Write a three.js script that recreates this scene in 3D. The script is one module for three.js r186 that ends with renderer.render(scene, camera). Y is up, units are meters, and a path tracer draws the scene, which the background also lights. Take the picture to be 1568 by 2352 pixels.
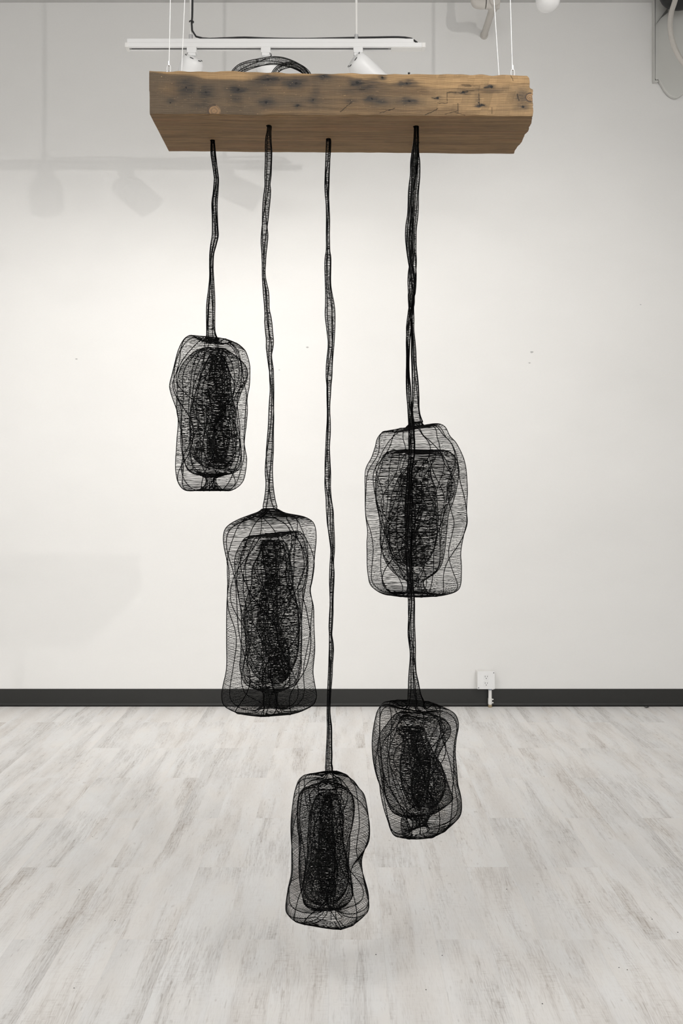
import * as THREE from 'three';
import { RectAreaLightUniformsLib } from 'three/addons/lights/RectAreaLightUniformsLib.js';
import { RoundedBoxGeometry } from 'three/addons/geometries/RoundedBoxGeometry.js';
import { mergeGeometries } from 'three/addons/utils/BufferGeometryUtils.js';
import { Brush, Evaluator, SUBTRACTION } from 'three-bvh-csg';

// ------------------------------------------------------------------ camera, light, exposure
const F = 1829, U0 = 784, VH = 1120, CAMH = 1.305;          // lens in pixels of the 1568x2352 frame, horizon row, eye height
const scene = new THREE.Scene();
scene.background = new THREE.Color(0.6, 0.66, 0.72);
const camera = new THREE.PerspectiveCamera(2 * Math.atan(1176 / F) * 180 / Math.PI, 1568 / 2352, 0.05, 40);
camera.position.set(0, CAMH, 0);
camera.lookAt(0, CAMH, -5);
camera.setViewOffset(1568, 2352, 0, 1176 - VH, 1568, 2352);  // level camera, lens shifted
const renderer = new THREE.WebGLRenderer({ antialias: true });
renderer.toneMapping = THREE.LinearToneMapping;
renderer.toneMappingExposure = 1.03;
renderer.shadowMap.enabled = true;
RectAreaLightUniformsLib.init();
const WALLZ = -4.763, CEIL = 4.206, XL = -4.2, XR = 3.4, ZR = 4.2;
const WINDOWS = [[-2.1, 1.75, 3.0, 2.5], [1.5, 1.75, 3.0, 2.5]];           // centre x, centre y, width, height in the wall behind the camera
const WINDOW_LIGHT = 0.95, WINDOW_COLOUR = new THREE.Color(0.96, 0.985, 1.0);
for (const [x, y, w, h] of WINDOWS) {
  const l = new THREE.RectAreaLight(WINDOW_COLOUR, WINDOW_LIGHT, w - 0.1, h - 0.1);
  l.position.set(x, y, ZR - 0.02); l.lookAt(x, y, -5); scene.add(l);
}
const FILL_PANELS = [[-2.3, -0.4], [2.2, -0.4], [-2.3, 2.2], [2.2, 2.2]], PANEL_LIGHT = 17, PANEL_COLOUR = new THREE.Color(1.0, 0.985, 0.96);   // unseen ceiling panels, added to brighten the floor softly
for (const [x, z] of FILL_PANELS) { const l = new THREE.RectAreaLight(PANEL_COLOUR, PANEL_LIGHT, 0.58, 1.18); l.position.set(x, CEIL - 0.045, z); l.lookAt(x, 0, z); scene.add(l); }
const LAMP_WARM = new THREE.Color(1.0, 0.968, 0.925);
const WASH = [0.5, 0.8, 0.6], SIDE = [7.0, 8.0], ADDED_ROW = [2.2, 2.25, 2.3, 2.1, 1.6];              // candela of the heads over the wall and of the heads beside the beam, then of the added row

// ------------------------------------------------------------------ helpers
let seed = 7;
const rnd = () => { seed = (seed * 1664525 + 1013904223) >>> 0; return seed / 4294967296; };
const rr = (a, b) => a + (b - a) * rnd();
const P = (u, v, d) => new THREE.Vector3((u - U0) * d / F, CAMH + (VH - v) * d / F, -d);
function hash(x, y, s) { let h = (x * 374761393 + y * 668265263 + s * 1442695041) | 0; h = Math.imul(h ^ (h >>> 13), 1274126177); h ^= h >>> 16; return (h >>> 0) / 4294967296; }
function vn(x, y, s = 0) {
  const xi = Math.floor(x), yi = Math.floor(y); let fx = x - xi, fy = y - yi;
  fx = fx * fx * (3 - 2 * fx); fy = fy * fy * (3 - 2 * fy);
  const a = hash(xi, yi, s), b = hash(xi + 1, yi, s), c = hash(xi, yi + 1, s), d = hash(xi + 1, yi + 1, s);
  return a + (b - a) * fx + (c - a) * fy + (a - b - c + d) * fx * fy;
}
function fbm(x, y, s, o = 3) { let v = 0, a = 0.5, t = 0; for (let i = 0; i < o; i++) { v += a * vn(x, y, s + i * 17); t += a; a *= 0.5; x *= 2.03; y *= 2.03; } return v / t; }
const sstep = (a, b, x) => { const t = Math.min(1, Math.max(0, (x - a) / (b - a))); return t * t * (3 - 2 * t); };
const counts = {};
const numbered = n => { const k = counts[n] = (counts[n] ?? -1) + 1; return k ? n + '_' + String(k).padStart(3, '0') : n; };
function shade(o) { o.traverse(m => { if (m.isMesh) { m.castShadow = true; m.receiveShadow = true; } }); }
function thing(name, label, category, group, kind) {
  const o = new THREE.Group(); o.name = numbered(name); o.userData = { label, category };
  if (group) o.userData.group = group; if (kind) o.userData.kind = kind; scene.add(o); return o;
}
function mesh(name, geo, mat, parent, kind) {
  const m = new THREE.Mesh(geo, mat); m.name = name; m.castShadow = m.receiveShadow = true;
  if (kind) m.userData.kind = kind; parent.add(m); return m;
}
const box = (w, h, d, x, y, z, r = 0) => (r ? new RoundedBoxGeometry(w, h, d, 2, r) : new THREE.BoxGeometry(w, h, d)).translate(x, y, z);
function cylBetween(a, b, r, seg = 12, r2 = r) {
  const d = b.clone().sub(a), g = new THREE.CylinderGeometry(r2, r, d.length(), seg);
  g.translate(0, d.length() / 2, 0); g.applyQuaternion(new THREE.Quaternion().setFromUnitVectors(new THREE.Vector3(0, 1, 0), d.normalize())); return g.translate(a.x, a.y, a.z);
}
const std = (rgb, roughness = 0.6, extra = {}) => new THREE.MeshStandardMaterial({ color: new THREE.Color().setRGB(...rgb), roughness, ...extra });
function dataTex(w, h, fn, srgb = false) {                                  // fn(x, y) -> [r, g, b] linear 0..1
  const a = new Uint8Array(w * h * 4);
  const enc = c => srgb ? (c <= 0.0031308 ? 12.92 * c : 1.055 * Math.pow(c, 1 / 2.4) - 0.055) : c;
  for (let y = 0; y < h; y++) for (let x = 0; x < w; x++) {
    const c = fn(x, y), i = (y * w + x) * 4;
    for (let k = 0; k < 3; k++) a[i + k] = Math.max(0, Math.min(255, Math.round(255 * enc(Math.max(0, c[k])))));
    a[i + 3] = 255;
  }
  const t = new THREE.DataTexture(a, w, h); t.magFilter = THREE.LinearFilter; t.minFilter = THREE.LinearMipmapLinearFilter; t.generateMipmaps = true;
  t.wrapS = t.wrapT = THREE.RepeatWrapping; if (srgb) t.colorSpace = THREE.SRGBColorSpace; t.needsUpdate = true; return t;
}
const mix3 = (a, b, t) => [a[0] + (b[0] - a[0]) * t, a[1] + (b[1] - a[1]) * t, a[2] + (b[2] - a[2]) * t];

// ------------------------------------------------------------------ materials
const M = {
  ceil: std([0.6, 0.595, 0.585], 0.9), side: std([0.56, 0.555, 0.545], 0.9),
  vinyl: std([0.016, 0.016, 0.0145], 0.5),
  white: std([0.86, 0.86, 0.86], 0.35), offwhite: std([0.84, 0.83, 0.81], 0.4), pipe: std([0.62, 0.59, 0.55], 0.55), panel: std([0.66, 0.66, 0.63], 0.5),
  black: std([0.012, 0.012, 0.013], 0.5), steel: std([0.75, 0.76, 0.78], 0.3, { metalness: 0.9 }), cable: std([0.82, 0.82, 0.82], 0.4),
  wire: std([0.085, 0.084, 0.084], 0.36), rib: std([0.055, 0.055, 0.056], 0.36),
  brass: std([0.35, 0.28, 0.17], 0.5), dust: std([0.62, 0.64, 0.66], 0.9),
  lens: new THREE.MeshStandardMaterial({ color: 0xffffff, emissive: LAMP_WARM, emissiveIntensity: 2.0, roughness: 0.4 }),
  diffuser: new THREE.MeshStandardMaterial({ color: 0xffffff, emissive: PANEL_COLOUR, emissiveIntensity: 1.5, roughness: 0.6 }),
  pane: new THREE.MeshStandardMaterial({ color: 0xffffff, emissive: WINDOW_COLOUR, emissiveIntensity: 1.0, roughness: 0.7 }),
};
{ // painted wall: faint roller mottling and a few dark nicks where the photograph shows them
  const W = 8, H = 4.4, n = 2048, nicks = [[705, 798, 3], [1220, 809, 4], [1215, 834, 3], [175, 825, 3], [640, 850, 2], [1470, 700, 2]].map(([u, v, r]) => {
    const p = P(u, v, -WALLZ); return [(p.x + 4.2) / W * n, p.y / H * n, r * 0.55]; });
  const t = dataTex(n, n, (x, y) => {
    let k = 0.985 + 0.03 * (fbm(x / 60, y / 60, 3, 3) - 0.5) + 0.02 * (hash(x, y, 9) - 0.5);
    for (const [a, b, r] of nicks) { const q = (x - a) ** 2 / (r * r) + (y - b) ** 2 / (r * r * 1.4); if (q < 1) k *= 0.55; }
    return [0.85 * k, 0.843 * k, 0.828 * k];
  }, true);
  M.wall = new THREE.MeshStandardMaterial({ map: t, roughness: 0.85 });
}

// ------------------------------------------------------------------ room
function structure(name, label, category, geo, mat) { const m = mesh(name, geo, mat, scene); m.userData = { label, category, kind: 'structure' }; return m; }
{
  const g = new THREE.BoxGeometry(XR - XL + 0.3, CEIL + 0.2, 0.12).translate((XL + XR) / 2, CEIL / 2, WALLZ - 0.06);
  const p = g.attributes.position, uv = g.attributes.uv;
  for (let i = 0; i < p.count; i++) uv.setXY(i, (p.getX(i) + 4.2) / 8, p.getY(i) / 4.4);
  structure('wall_back', 'white painted gallery wall behind the hanging pods', 'wall', g, M.wall);
  structure('wall_left', 'white side wall beyond the end of the light track', 'wall', box(0.12, CEIL + 0.2, ZR - WALLZ + 0.2, XL - 0.06, CEIL / 2, (ZR + WALLZ) / 2), M.side);
  structure('wall_right', 'white side wall beyond the ventilation panel', 'wall', box(0.12, CEIL + 0.2, ZR - WALLZ + 0.2, XR + 0.06, CEIL / 2, (ZR + WALLZ) / 2), M.side);
  structure('ceiling', 'pale grey painted ceiling above the tracks', 'ceiling', box(XR - XL + 0.3, 0.12, ZR - WALLZ + 0.3, (XL + XR) / 2, CEIL + 0.06, (ZR + WALLZ) / 2), M.ceil);
  const s = new THREE.Shape([[XL - 0.1, -0.1], [XR + 0.1, -0.1], [XR + 0.1, CEIL + 0.1], [XL - 0.1, CEIL + 0.1]].map(a => new THREE.Vector2(...a)));
  for (const [x, y, w, h] of WINDOWS) s.holes.push(new THREE.Path([[x - w / 2, y - h / 2], [x - w / 2, y + h / 2], [x + w / 2, y + h / 2], [x + w / 2, y - h / 2]].map(a => new THREE.Vector2(...a))));
  structure('wall_front', 'white wall with two tall frosted windows facing the sculpture', 'wall', new THREE.ExtrudeGeometry(s, { depth: 0.14, bevelEnabled: false }).translate(0, 0, ZR), M.side);
  WINDOWS.forEach(([x, y, w, h], i) => {
    const o = thing('window', 'frosted daylight window opposite the gallery wall, ' + ['beside the long empty side wall', 'beside the ventilation panel side'][i], 'window', null, 'structure'); o.name = 'window_' + (i + 1);
    for (const sx of [-1, 0, 1]) mesh('window_frame', box(0.05, h, 0.08, x + sx * (w / 2 - 0.025), y, ZR + 0.05), M.white, o);
    for (const sy of [-1, 1]) mesh('window_frame', box(w, 0.05, 0.08, x, y + sy * (h / 2 - 0.025), ZR + 0.05), M.white, o);
    for (const sx of [-1, 1]) mesh('pane', box(w / 2 - 0.06, h - 0.1, 0.01, x + sx * w / 4, y, ZR + 0.06), M.pane, o);
  });
}
// floor: a screed with single vinyl planks on it
{
  const fl = thing('floor', 'whitewashed wood-look plank floor with faint seams', 'floor', null, 'structure');
  mesh('subfloor', box(XR - XL + 0.3, 0.1, ZR - WALLZ + 0.3, (XL + XR) / 2, -0.0545, (ZR + WALLZ) / 2), std([0.63, 0.6, 0.575], 0.7), fl);
  const PW = 0.1524, PL = 0.845, TW = 256, TH = 1408, NV = 9, mats = [];
  for (let k = 0; k < NV; k++) {
    const sd = 100 + k * 31, tone = 0.98 + 0.035 * hash(k, 1, 5), warm = hash(k, 2, 5), dense = 0.25 + 0.6 * hash(k, 3, 5);
    const bx = hash(k, 4, 5) * 0.8 + 0.1, curl = 0.3 + hash(k, 5, 5);
    const t = dataTex(TW, TH, (x, y) => {
      const X = x / TW * PW * 1000, Y = y / TH * PL * 1000;                                       // millimetres
      const wob = 14 * (fbm(X / 90, Y / 260, sd, 2) - 0.5) * curl;
      const patch = sstep(0.42, 0.72, fbm(X / 42 + 3, Y / 300, sd + 1, 4)) ;
      const broad = fbm(X / 70, Y / 330, sd + 2, 2);
      const g1 = vn((X + wob) / 1.9, Y / 46, sd + 3), g2 = vn((X + wob * 1.5) / 4.2, Y / 150, sd + 4);
      const cathedral = 0.5 + 0.5 * Math.sin((X - bx * 150 + wob * 3) ** 2 / 260 + Y / 46 + 4 * vn(X / 60, Y / 160, sd + 6));
      const saw = vn(X / 16, Y / 1.9, sd + 7);                                                   // cross saw marks
      const dash = vn((X + wob) / 1.15, Y / 17, sd + 12), tint = fbm(X / 55 + 9, Y / 120, sd + 13, 3);
      let d = 0.3 * (broad - 0.42);
      d += 0.46 * (0.4 + dense) * patch * (0.12 + 0.3 * sstep(0.45, 0.85, g1) + 0.3 * sstep(0.5, 0.9, g2) + 0.2 * sstep(0.6, 1, cathedral) + 0.42 * sstep(0.5, 0.85, dash));
      d += (0.06 + 0.12 * patch) * sstep(0.5, 0.9, saw) * sstep(0.4, 0.62, fbm(X / 34, Y / 90, sd + 8, 2));
      d += 0.1 * sstep(0.55, 0.9, dash) + 0.05 * sstep(0.6, 0.95, g1) + 0.04 * (hash(x, y, sd) - 0.5);
      const scar = sstep(0.78, 0.92, vn(X / 5 + wob / 5, Y / 26, sd + 9)) * sstep(0.55, 0.75, vn(X / 40, Y / 90, sd + 10)); d += 0.26 * scar;
      const base = mix3([0.885, 0.878, 0.872], [0.885, 0.862, 0.838], Math.min(1, Math.max(0, 0.6 * warm + 2.4 * (tint - 0.42)))), dark = mix3([0.31, 0.28, 0.255], [0.36, 0.295, 0.245], warm);
      return mix3(base, dark, Math.min(0.85, Math.max(0, d))).map(c => c * tone);
    }, true);
    mats.push(new THREE.MeshStandardMaterial({ map: t, roughness: 0.5 }));
  }
  const plankGeo = (len, u0, u1, v0, v1) => {                                                    // a chamfered plank, 18 triangles
    const w = PW / 2, l = len / 2, c = 0.00022, h = 0.004, e = 0.00006, pos = [], uv = [], idx = [];
    const ring = (dw, y) => [[-w + dw, y, -l + dw], [w - dw, y, -l + dw], [w - dw, y, l - dw], [-w + dw, y, l - dw]];
    const A = ring(c + e, 0), B = ring(e, -c), C = ring(e, -h);
    for (const r of [A, B, C]) for (const p of r) { pos.push(...p); uv.push(u0 + (u1 - u0) * (p[0] / PW + 0.5), v0 + (v1 - v0) * (p[2] / len + 0.5)); }
    idx.push(0, 2, 1, 0, 3, 2);
    for (let k = 0; k < 2; k++) for (let i = 0; i < 4; i++) { const a = k * 4 + i, b = k * 4 + (i + 1) % 4; idx.push(a, b, a + 4, b, b + 4, a + 4); }
    const g = new THREE.BufferGeometry(); g.setAttribute('position', new THREE.Float32BufferAttribute(pos, 3)); g.setAttribute('uv', new THREE.Float32BufferAttribute(uv, 2)); g.setIndex(idx);
    const n = g.toNonIndexed(); n.computeVertexNormals(); return n;
  };
  const full = [plankGeo(PL, 0, 1, 0, 1), plankGeo(PL, 1, 0, 0, 1), plankGeo(PL, 0, 1, 1, 0), plankGeo(PL, 1, 0, 1, 0)];
  const zEnd = WALLZ + 0.012, zNear = -0.85;
  for (let k = -15; k <= 20; k++) {
    const x = -0.4897 + (k + 0.5) * PW, off = (k & 1) ? 2.30 : 2.737;
    for (let j = -3; j < 5; j++) {
      let z1 = -(off + j * PL), z0 = z1 - PL; if (z0 > zNear || z1 < zEnd + 0.02) continue;
      let g = full[Math.floor(rnd() * 4)], m = mats[Math.floor(rnd() * NV)];
      if (z0 < zEnd) { z0 = zEnd; g = plankGeo(z1 - z0, 0, 1, 0, (z1 - z0) / PL); }
      const p = mesh('plank', g, m, fl); p.position.set(x, 0, (z0 + z1) / 2);
    }
  }
  // cove base: coved vinyl strip with a toe
  const s = new THREE.Shape(); s.moveTo(0, 0.0006); s.lineTo(0.019, 0.0006); s.lineTo(0.019, 0.003); s.quadraticCurveTo(0.006, 0.004, 0.0035, 0.016); s.lineTo(0.0032, 0.1); s.quadraticCurveTo(0.003, 0.1016, 0, 0.1016);
  const sh = new THREE.ExtrudeGeometry(s, { depth: XR - XL, bevelEnabled: false, curveSegments: 6 }); sh.rotateY(-Math.PI / 2);
  // profile x (out of the wall) becomes +z, extrusion runs along x
  const q = sh.attributes.position; for (let i = 0; i < q.count; i++) { const X = q.getX(i), Y = q.getY(i), Z = q.getZ(i); q.setXYZ(i, XR + X, Y, WALLZ + Math.abs(Z)); }
  sh.computeVertexNormals();
  structure('baseboard_back', 'black vinyl cove base along the foot of the white wall', 'baseboard', sh, M.vinyl);
}

// ------------------------------------------------------------------ the timber
const BF = 1.95, BB = 2.17;                                                                       // depth of its front and rear faces
{
  const bm = thing('timber_beam', 'thick reclaimed wood beam with dark nail stains, hung on thin cables', 'beam', null, 'thing');
  const x0 = -0.4705, x1 = 0.468, LEN = x1 - x0, TX = 2048;
  const yb = x => 2.2198 + (x - x0) / LEN * (2.2134 - 2.2198), yt = x => 2.3275 + (x - x0) / LEN * (2.3152 - 2.3275);
  // painted wood: rows 0..330 front face, 330..1020 underside, 1020..1350 rear, 1350..2040 top; frame pixels (u, v) of the front face -> texture
  const stains = [[425, 203, 22, 20, .8], [470, 213, 16, 16, .75], [470, 232, 14, 14, .55], [543, 207, 20, 7, .9], [540, 225, 14, 14, .5], [610, 236, 16, 9, .9], [612, 183, 30, 11, .8], [676, 192, 24, 11, .95], [741, 174, 17, 8, .9],
    [818, 190, 16, 8, .95], [838, 200, 30, 12, .6], [860, 187, 30, 10, .5], [851, 228, 16, 7, .95], [870, 234, 16, 6, .7], [932, 191, 22, 7, .95], [938, 233, 22, 8, .8], [876, 178, 10, 8, .6], [682, 243, 9, 6, .8], [716, 230, 10, 6, .75], [722, 215, 10, 30, .4],
    [803, 233, 12, 7, .6], [800, 210, 14, 8, .35], [1003, 226, 8, 4, .8], [1060, 212, 16, 5, .6], [1122, 199, 10, 4, .9], [1120, 206, 60, 6, .35], [1195, 222, 16, 16, .6], [1198, 246, 14, 7, .6], [1095, 228, 6, 12, .4], [1100, 243, 9, 3, .9], [392, 233, 10, 5, .5], [456, 245, 18, 6, .4], [590, 195, 22, 22, .35]];
  const nails = [[425, 203, 2.4], [471, 214, 2.6], [544, 207, 3.4], [609, 236, 3], [614, 183, 3], [678, 192, 3.4], [741, 174, 2.6], [818, 190, 3.6], [852, 228, 3], [932, 191, 3], [938, 233, 3], [876, 178, 3], [682, 243, 3.4], [717, 230, 2.2], [1003, 226, 3.2], [1062, 211, 3], [1127, 199, 3.2], [1105, 242, 2.6], [1098, 236, 1.6], [1199, 247, 3], [389, 238, 1.6]];
  const cracks = [[1025, 212, 1066, 213, 1.5], [1060, 212, 1072, 210, 2.4], [1025, 212, 1025, 238, .9], [1050, 238, 1050, 262, .9], [1098, 214, 1099, 245, 1.1], [1110, 200, 1128, 200, 1.6], [990, 226, 1006, 227, 1.4], [975, 266, 1003, 251, 1.3], [870, 262, 905, 250, 1.1], [780, 258, 805, 236, 1.2], [1095, 243, 1110, 243, 1.8], [1174, 172, 1179, 184, 1], [1186, 216, 1190, 232, 1.6], [1003, 238, 1024, 238, .8], [1128, 248, 1128, 262, .7], [1020, 264, 1050, 256, .9], [585, 182, 640, 184, .6], [1045, 260, 1066, 267, .9]];
  const knots = [[490, 257, 15], [1216, 224, 11]];
  const segd = (x, y, [a, b, c, d]) => { const dx = c - a, dy = d - b, t = Math.max(0, Math.min(1, ((x - a) * dx + (y - b) * dy) / (dx * dx + dy * dy))); return Math.hypot(x - a - t * dx, (y - b - t * dy)); };
  const height = new Float32Array(TX * TX);
  const tex = dataTex(TX, TX, (tx, ty) => {
    const X = tx / TX * LEN * 1000, Y = ty * 0.32;                                                  // mm along and around
    if (ty > 2040) return [0.02, 0.015, 0.01];
    const front = ty < 330, under = ty >= 330 && ty < 1020;
    const u = 341 + tx / TX * 881, v = 162 + (ty / 330) * 102 + (u - 341) / 881 * 9 * (1 - ty / 330 * .4);
    let warp = 8 * (fbm(X / 160, Y / 50, 11, 3) - 0.5), kd = 0, ring = 0;
    if (front || ty < 400) for (const [a, b, r] of knots) { const q = Math.hypot((u - a), (v - b) * 1.05) / r; if (q < 3.4) { const w = Math.exp(-q * q / 1.6); warp += w * 9 * Math.sign(v - b || 1); if (q < 1) { kd = 1; ring = 0.5 + 0.5 * Math.sin(q * 13 + 3 * vn(u / 4, v / 4, 66)); } if (q > 0.82 && q < 1.12 && u < a + r * .2) kd = 2; } }
    const g1 = fbm(X / 110, (Y + warp) / 1.5, 21, 3), g2 = fbm(X / 260, (Y + warp * 1.6) / 6, 31, 3), fine = vn(X / 14, (Y + warp) / 0.7, 41), saw = vn(X / 0.9, Y / 22, 51);
    let h = 0.5 + 0.5 * (g1 - 0.5) + 0.25 * (fine - 0.5);
    let c = mix3([0.142, 0.082, 0.036], [0.262, 0.162, 0.075], sstep(0.25, 0.8, 0.5 * g1 + 0.5 * g2));       // one wood for every face
    if (front) {
      const edge = 175 + 6 * Math.sin(u / 70) + 12 * sstep(680, 900, u) + 14 * (fbm(u / 60, 1, 61, 2) - 0.5) - 8 * sstep(420, 330, u) + 8 * sstep(900, 1000, u);
      c = c.map(k => k * (0.72 + 0.56 * vn(X / 32, (Y + warp) / 0.55, 45))); const below = sstep(edge - 3, edge + 5, v);                                                   // weathered grey-brown below the fresh band
      const patch = fbm(u / 80, v / 26, 71, 4);
      const grey = below * (0.92 + 1.1 * (patch - 0.5)) * (1 - 0.5 * sstep(900, 1120, u)) * (1 - .3 * sstep(520, 700, u));  // grey fades rightwards, partly wood, partly standing in for light from the right
      c = mix3(c, [0.092, 0.066, 0.042], Math.max(0, Math.min(0.92, grey)));
      c = mix3(c, [0.46, 0.3, 0.145], 0.55 * (0.6 + 0.8 * (g1 - 0.3)) * Math.max(1 - below, 0.75 * sstep(860, 1040, u) * sstep(0.38, 0.6, patch + 0.08)));   // freshly cut, unweathered wood; right part also lightened as if lit from there
      let st = 0;
      for (const [a, b, ra, rb, k] of stains) { const dx = (u - a + 6 * (vn(u / 9, v / 9, 81) - .5)) / ra, dy = (v - b + 5 * (vn(u / 9, v / 7, 82) - .5)) / rb, q = dx * dx + dy * dy; if (q < 4) st = Math.max(st, k * Math.exp(-q * 0.7)); }
      st *= 0.55 + 1.1 * (fbm(u / 22, v / 2.4, 91, 3) - 0.15);
      c = mix3(c, [0.026, 0.023, 0.021], Math.min(0.92, st * 1.25));
      if (kd === 1) { c = mix3(c, mix3([0.3, 0.18, 0.09], [0.17, 0.105, 0.058], ring), 0.75); h = 0.55 + 0.1 * ring; } if (kd === 2) { c = [0.075, 0.05, 0.033]; h = 0.1; }
      for (const [a, b, r] of nails) { const q = Math.hypot((u - a) * 0.75, v - b) / (r * 0.72) + 0.9 * (vn(u / 1.5, v / 1.5, 95) - .5); if (q < 1) { c = [0.009, 0.008, 0.007]; h = 0; } }
      for (const k of cracks) { const q = segd(u, v + 1.2 * (vn(u / 4, v / 4, 96) - .5) * 2, k); if (q < k[4] * 0.62 * (0.5 + vn(u / 3, v / 3, 94))) { c = c.map(z => z * 0.28); h = 0.1; } }
      const chk = vn(X / 26, (Y + warp) / 1.1, 99) * sstep(0.45, 0.75, fbm(u / 90, v / 40, 98, 2)); if (chk > 0.72) { c = c.map(z => z * 0.45); h -= 0.3; }
      const sl = vn(X / 5, Y / 1.1, 97); if (sl > 0.97) c = [0.5, 0.34, 0.17];                      // raised pale splinters
      if (u > 1000) { const chips = vn(Math.floor(u / 17 + v / 61), Math.floor(v / 15), 44); h += 0.25 * (chips - 0.5); c = c.map(z => z * (0.9 + 0.25 * chips)); }
      c = c.map(k => k * (0.95 + 0.1 * saw));
    } else {
      c = mix3(c, [0.235, 0.125, 0.058], 0.5 * sstep(0.5, 0.75, fbm(X / 240, Y / 9, 101, 3)));              // redder heartwood streaks
      const ch = vn(X / 60, (Y + warp) / 1.2, 104); if (ch > 0.86) { c = c.map(z => z * 0.7); h -= 0.25; }
      c = c.map(k => k * (0.76 + 0.28 * fine + 0.2 * vn(X / 45, (Y + warp) / 0.5, 46)));
    }
    height[ty * TX + tx] = h; return c;
  }, true);
  const bump = dataTex(TX, TX, (x, y) => { const h = height[y * TX + x]; return [h, h, h]; });
  tex.generateMipmaps = bump.generateMipmaps = true;
  const mat = new THREE.MeshStandardMaterial({ map: tex, bumpMap: bump, bumpScale: 0.0026, roughness: 0.82 });
  // closed mesh: perimeter ring x stations along the length, edges worn, the far end broken off unevenly
  const per = [];                                                                                   // [a: 0 front..1 rear, b: 0 bottom..1 top, texture row]
  const N1 = 26, N2 = 48, r = 0.0035;
  for (let i = 0; i <= N1; i++) per.push([0, 1 - i / N1, 330 * i / N1]);
  for (let i = 0; i <= N2; i++) per.push([i / N2, 0, 330 + 690 * i / N2]);
  for (let i = 0; i <= N1; i++) per.push([1, i / N1, 1020 + 330 * i / N1]);
  for (let i = 0; i <= N2; i++) per.push([1 - i / N2, 1, 1350 + 690 * i / N2]);
  const NS = 160, pos = [], uv = [], idx = [];
  const endX = (a, b) => {                                                                          // where the split end stops
    let e = 0; e -= 0.0075 * sstep(0.66, 0.68, b) * (a < 0.3 ? 1 : 0.6); e += 0.003 * (vn(a * 6, b * 9, 210) - 0.5) * (0.5 + a); e -= 0.006 * sstep(0.9, 1, b) * (1 - a);
    e += a > 0.02 ? 0.004 * (vn(a * 11, 3, 211) - 0.5) + 0.006 * Math.sin(a * Math.PI) : 0; e += 0.0016 * (vn(a * 40, b * 26, 212) - 0.5); return e; };
  const point = (s, a, b) => {
    let x = x0 + LEN * s;
    if (s > 0.93) x += endX(a, b) * (s - 0.93) / 0.07;
    if (s < 0.03) x += (0.0035 * (1 - b) + 0.0012 * (vn(b * 8, a * 5, 220) - .5)) * (1 - s / 0.03) * (b > 0.5 ? -0.2 : 0.3);
    let y = yb(x) + (yt(x) - yb(x)) * b, z = -(BF + (BB - BF) * a);
    const ea = Math.min(a, 1 - a) * (BB - BF), eb = Math.min(b, 1 - b) * 0.105;
    if (ea < r && eb < r) { const k = 0.3; y += (b < 0.5 ? 1 : -1) * (r - eb) * k * (0.6 + 0.8 * vn(x * 40, a * 3 + b, 230)); z += (a < 0.5 ? -1 : 1) * (r - ea) * k; }
    y += 0.0022 * (fbm(x * 9, 1 + b * 3 + a * 2, 231, 3) - 0.5); if (b > 0.97) y += (a < 0.2 ? 0.0035 : 0.002) * (vn(x * 38, 5, 232) - 0.6);
    if (b < .03 && a < .03) y += 0.002 * (vn(x * 30, 9, 233) - .5);
    z += 0.0022 * (fbm(x * 7, b * 4 + 3 + a, 234, 3) - 0.5);
    return [x, y, z];
  };
  const n = per.length;
  for (let i = 0; i <= NS; i++) for (const [a, b, row] of per) { pos.push(...point(i / NS, a, b)); uv.push(i / NS, Math.min(row, 2036) / TX); }
  for (let i = 0; i < NS; i++) for (let j = 0; j < n; j++) { const k = (j + 1) % n, A = i * n + j, B = i * n + k, C = A + n, D = B + n; if (j === n - 1) continue; idx.push(A, B, C, B, D, C); }
  for (const [i, flip] of [[0, 0], [NS, 1]]) {                                                       // end grain: a fan
    const base = pos.length / 3; let cx = 0, cy = 0, cz = 0;
    for (let j = 0; j < n; j++) { const p = i * n + j; cx += pos[p * 3]; cy += pos[p * 3 + 1]; cz += pos[p * 3 + 2]; }
    pos.push(cx / n, cy / n, cz / n); uv.push(0.3, 0.6);
    for (let j = 0; j < n; j++) { const p = i * n + j; pos.push(pos[p * 3], pos[p * 3 + 1], pos[p * 3 + 2]); uv.push(0.3 + per[j][0] * 0.12, 0.55 + per[j][1] * 0.1); }
    for (let j = 0; j < n - 1; j++) flip ? idx.push(base, base + 1 + j, base + 2 + j) : idx.push(base, base + 2 + j, base + 1 + j);
  }
  let g = new THREE.BufferGeometry(); g.setAttribute('position', new THREE.Float32BufferAttribute(pos, 3)); g.setAttribute('uv', new THREE.Float32BufferAttribute(uv, 2)); g.setIndex(idx); g.computeVertexNormals();
  const ev = new Evaluator(); ev.attributes = ['position', 'uv', 'normal']; ev.useGroups = false;
  let brush = new Brush(g, mat); brush.updateMatrixWorld();
  for (const [u, v, rad] of [[488, 325, 0.0065], [617, 290, 0.0068], [754, 320, 0.0068], [955, 290, 0.0075], [957, 327, 0.007]]) {
    const d = BF * 855 / (VH - v), p = P(u, v, d), cg = new THREE.CylinderGeometry(rad, rad, 0.3, 18);
    const cu = cg.attributes.uv; for (let i = 0; i < cu.count; i++) cu.setXY(i, 0.5, 0.9995);
    const c = new Brush(cg, mat); c.position.set(p.x, 2.27, p.z); c.updateMatrixWorld(); brush = ev.evaluate(brush, c, SUBTRACTION);
  }
  mesh('timber_body', brush.geometry, mat, bm);
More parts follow.
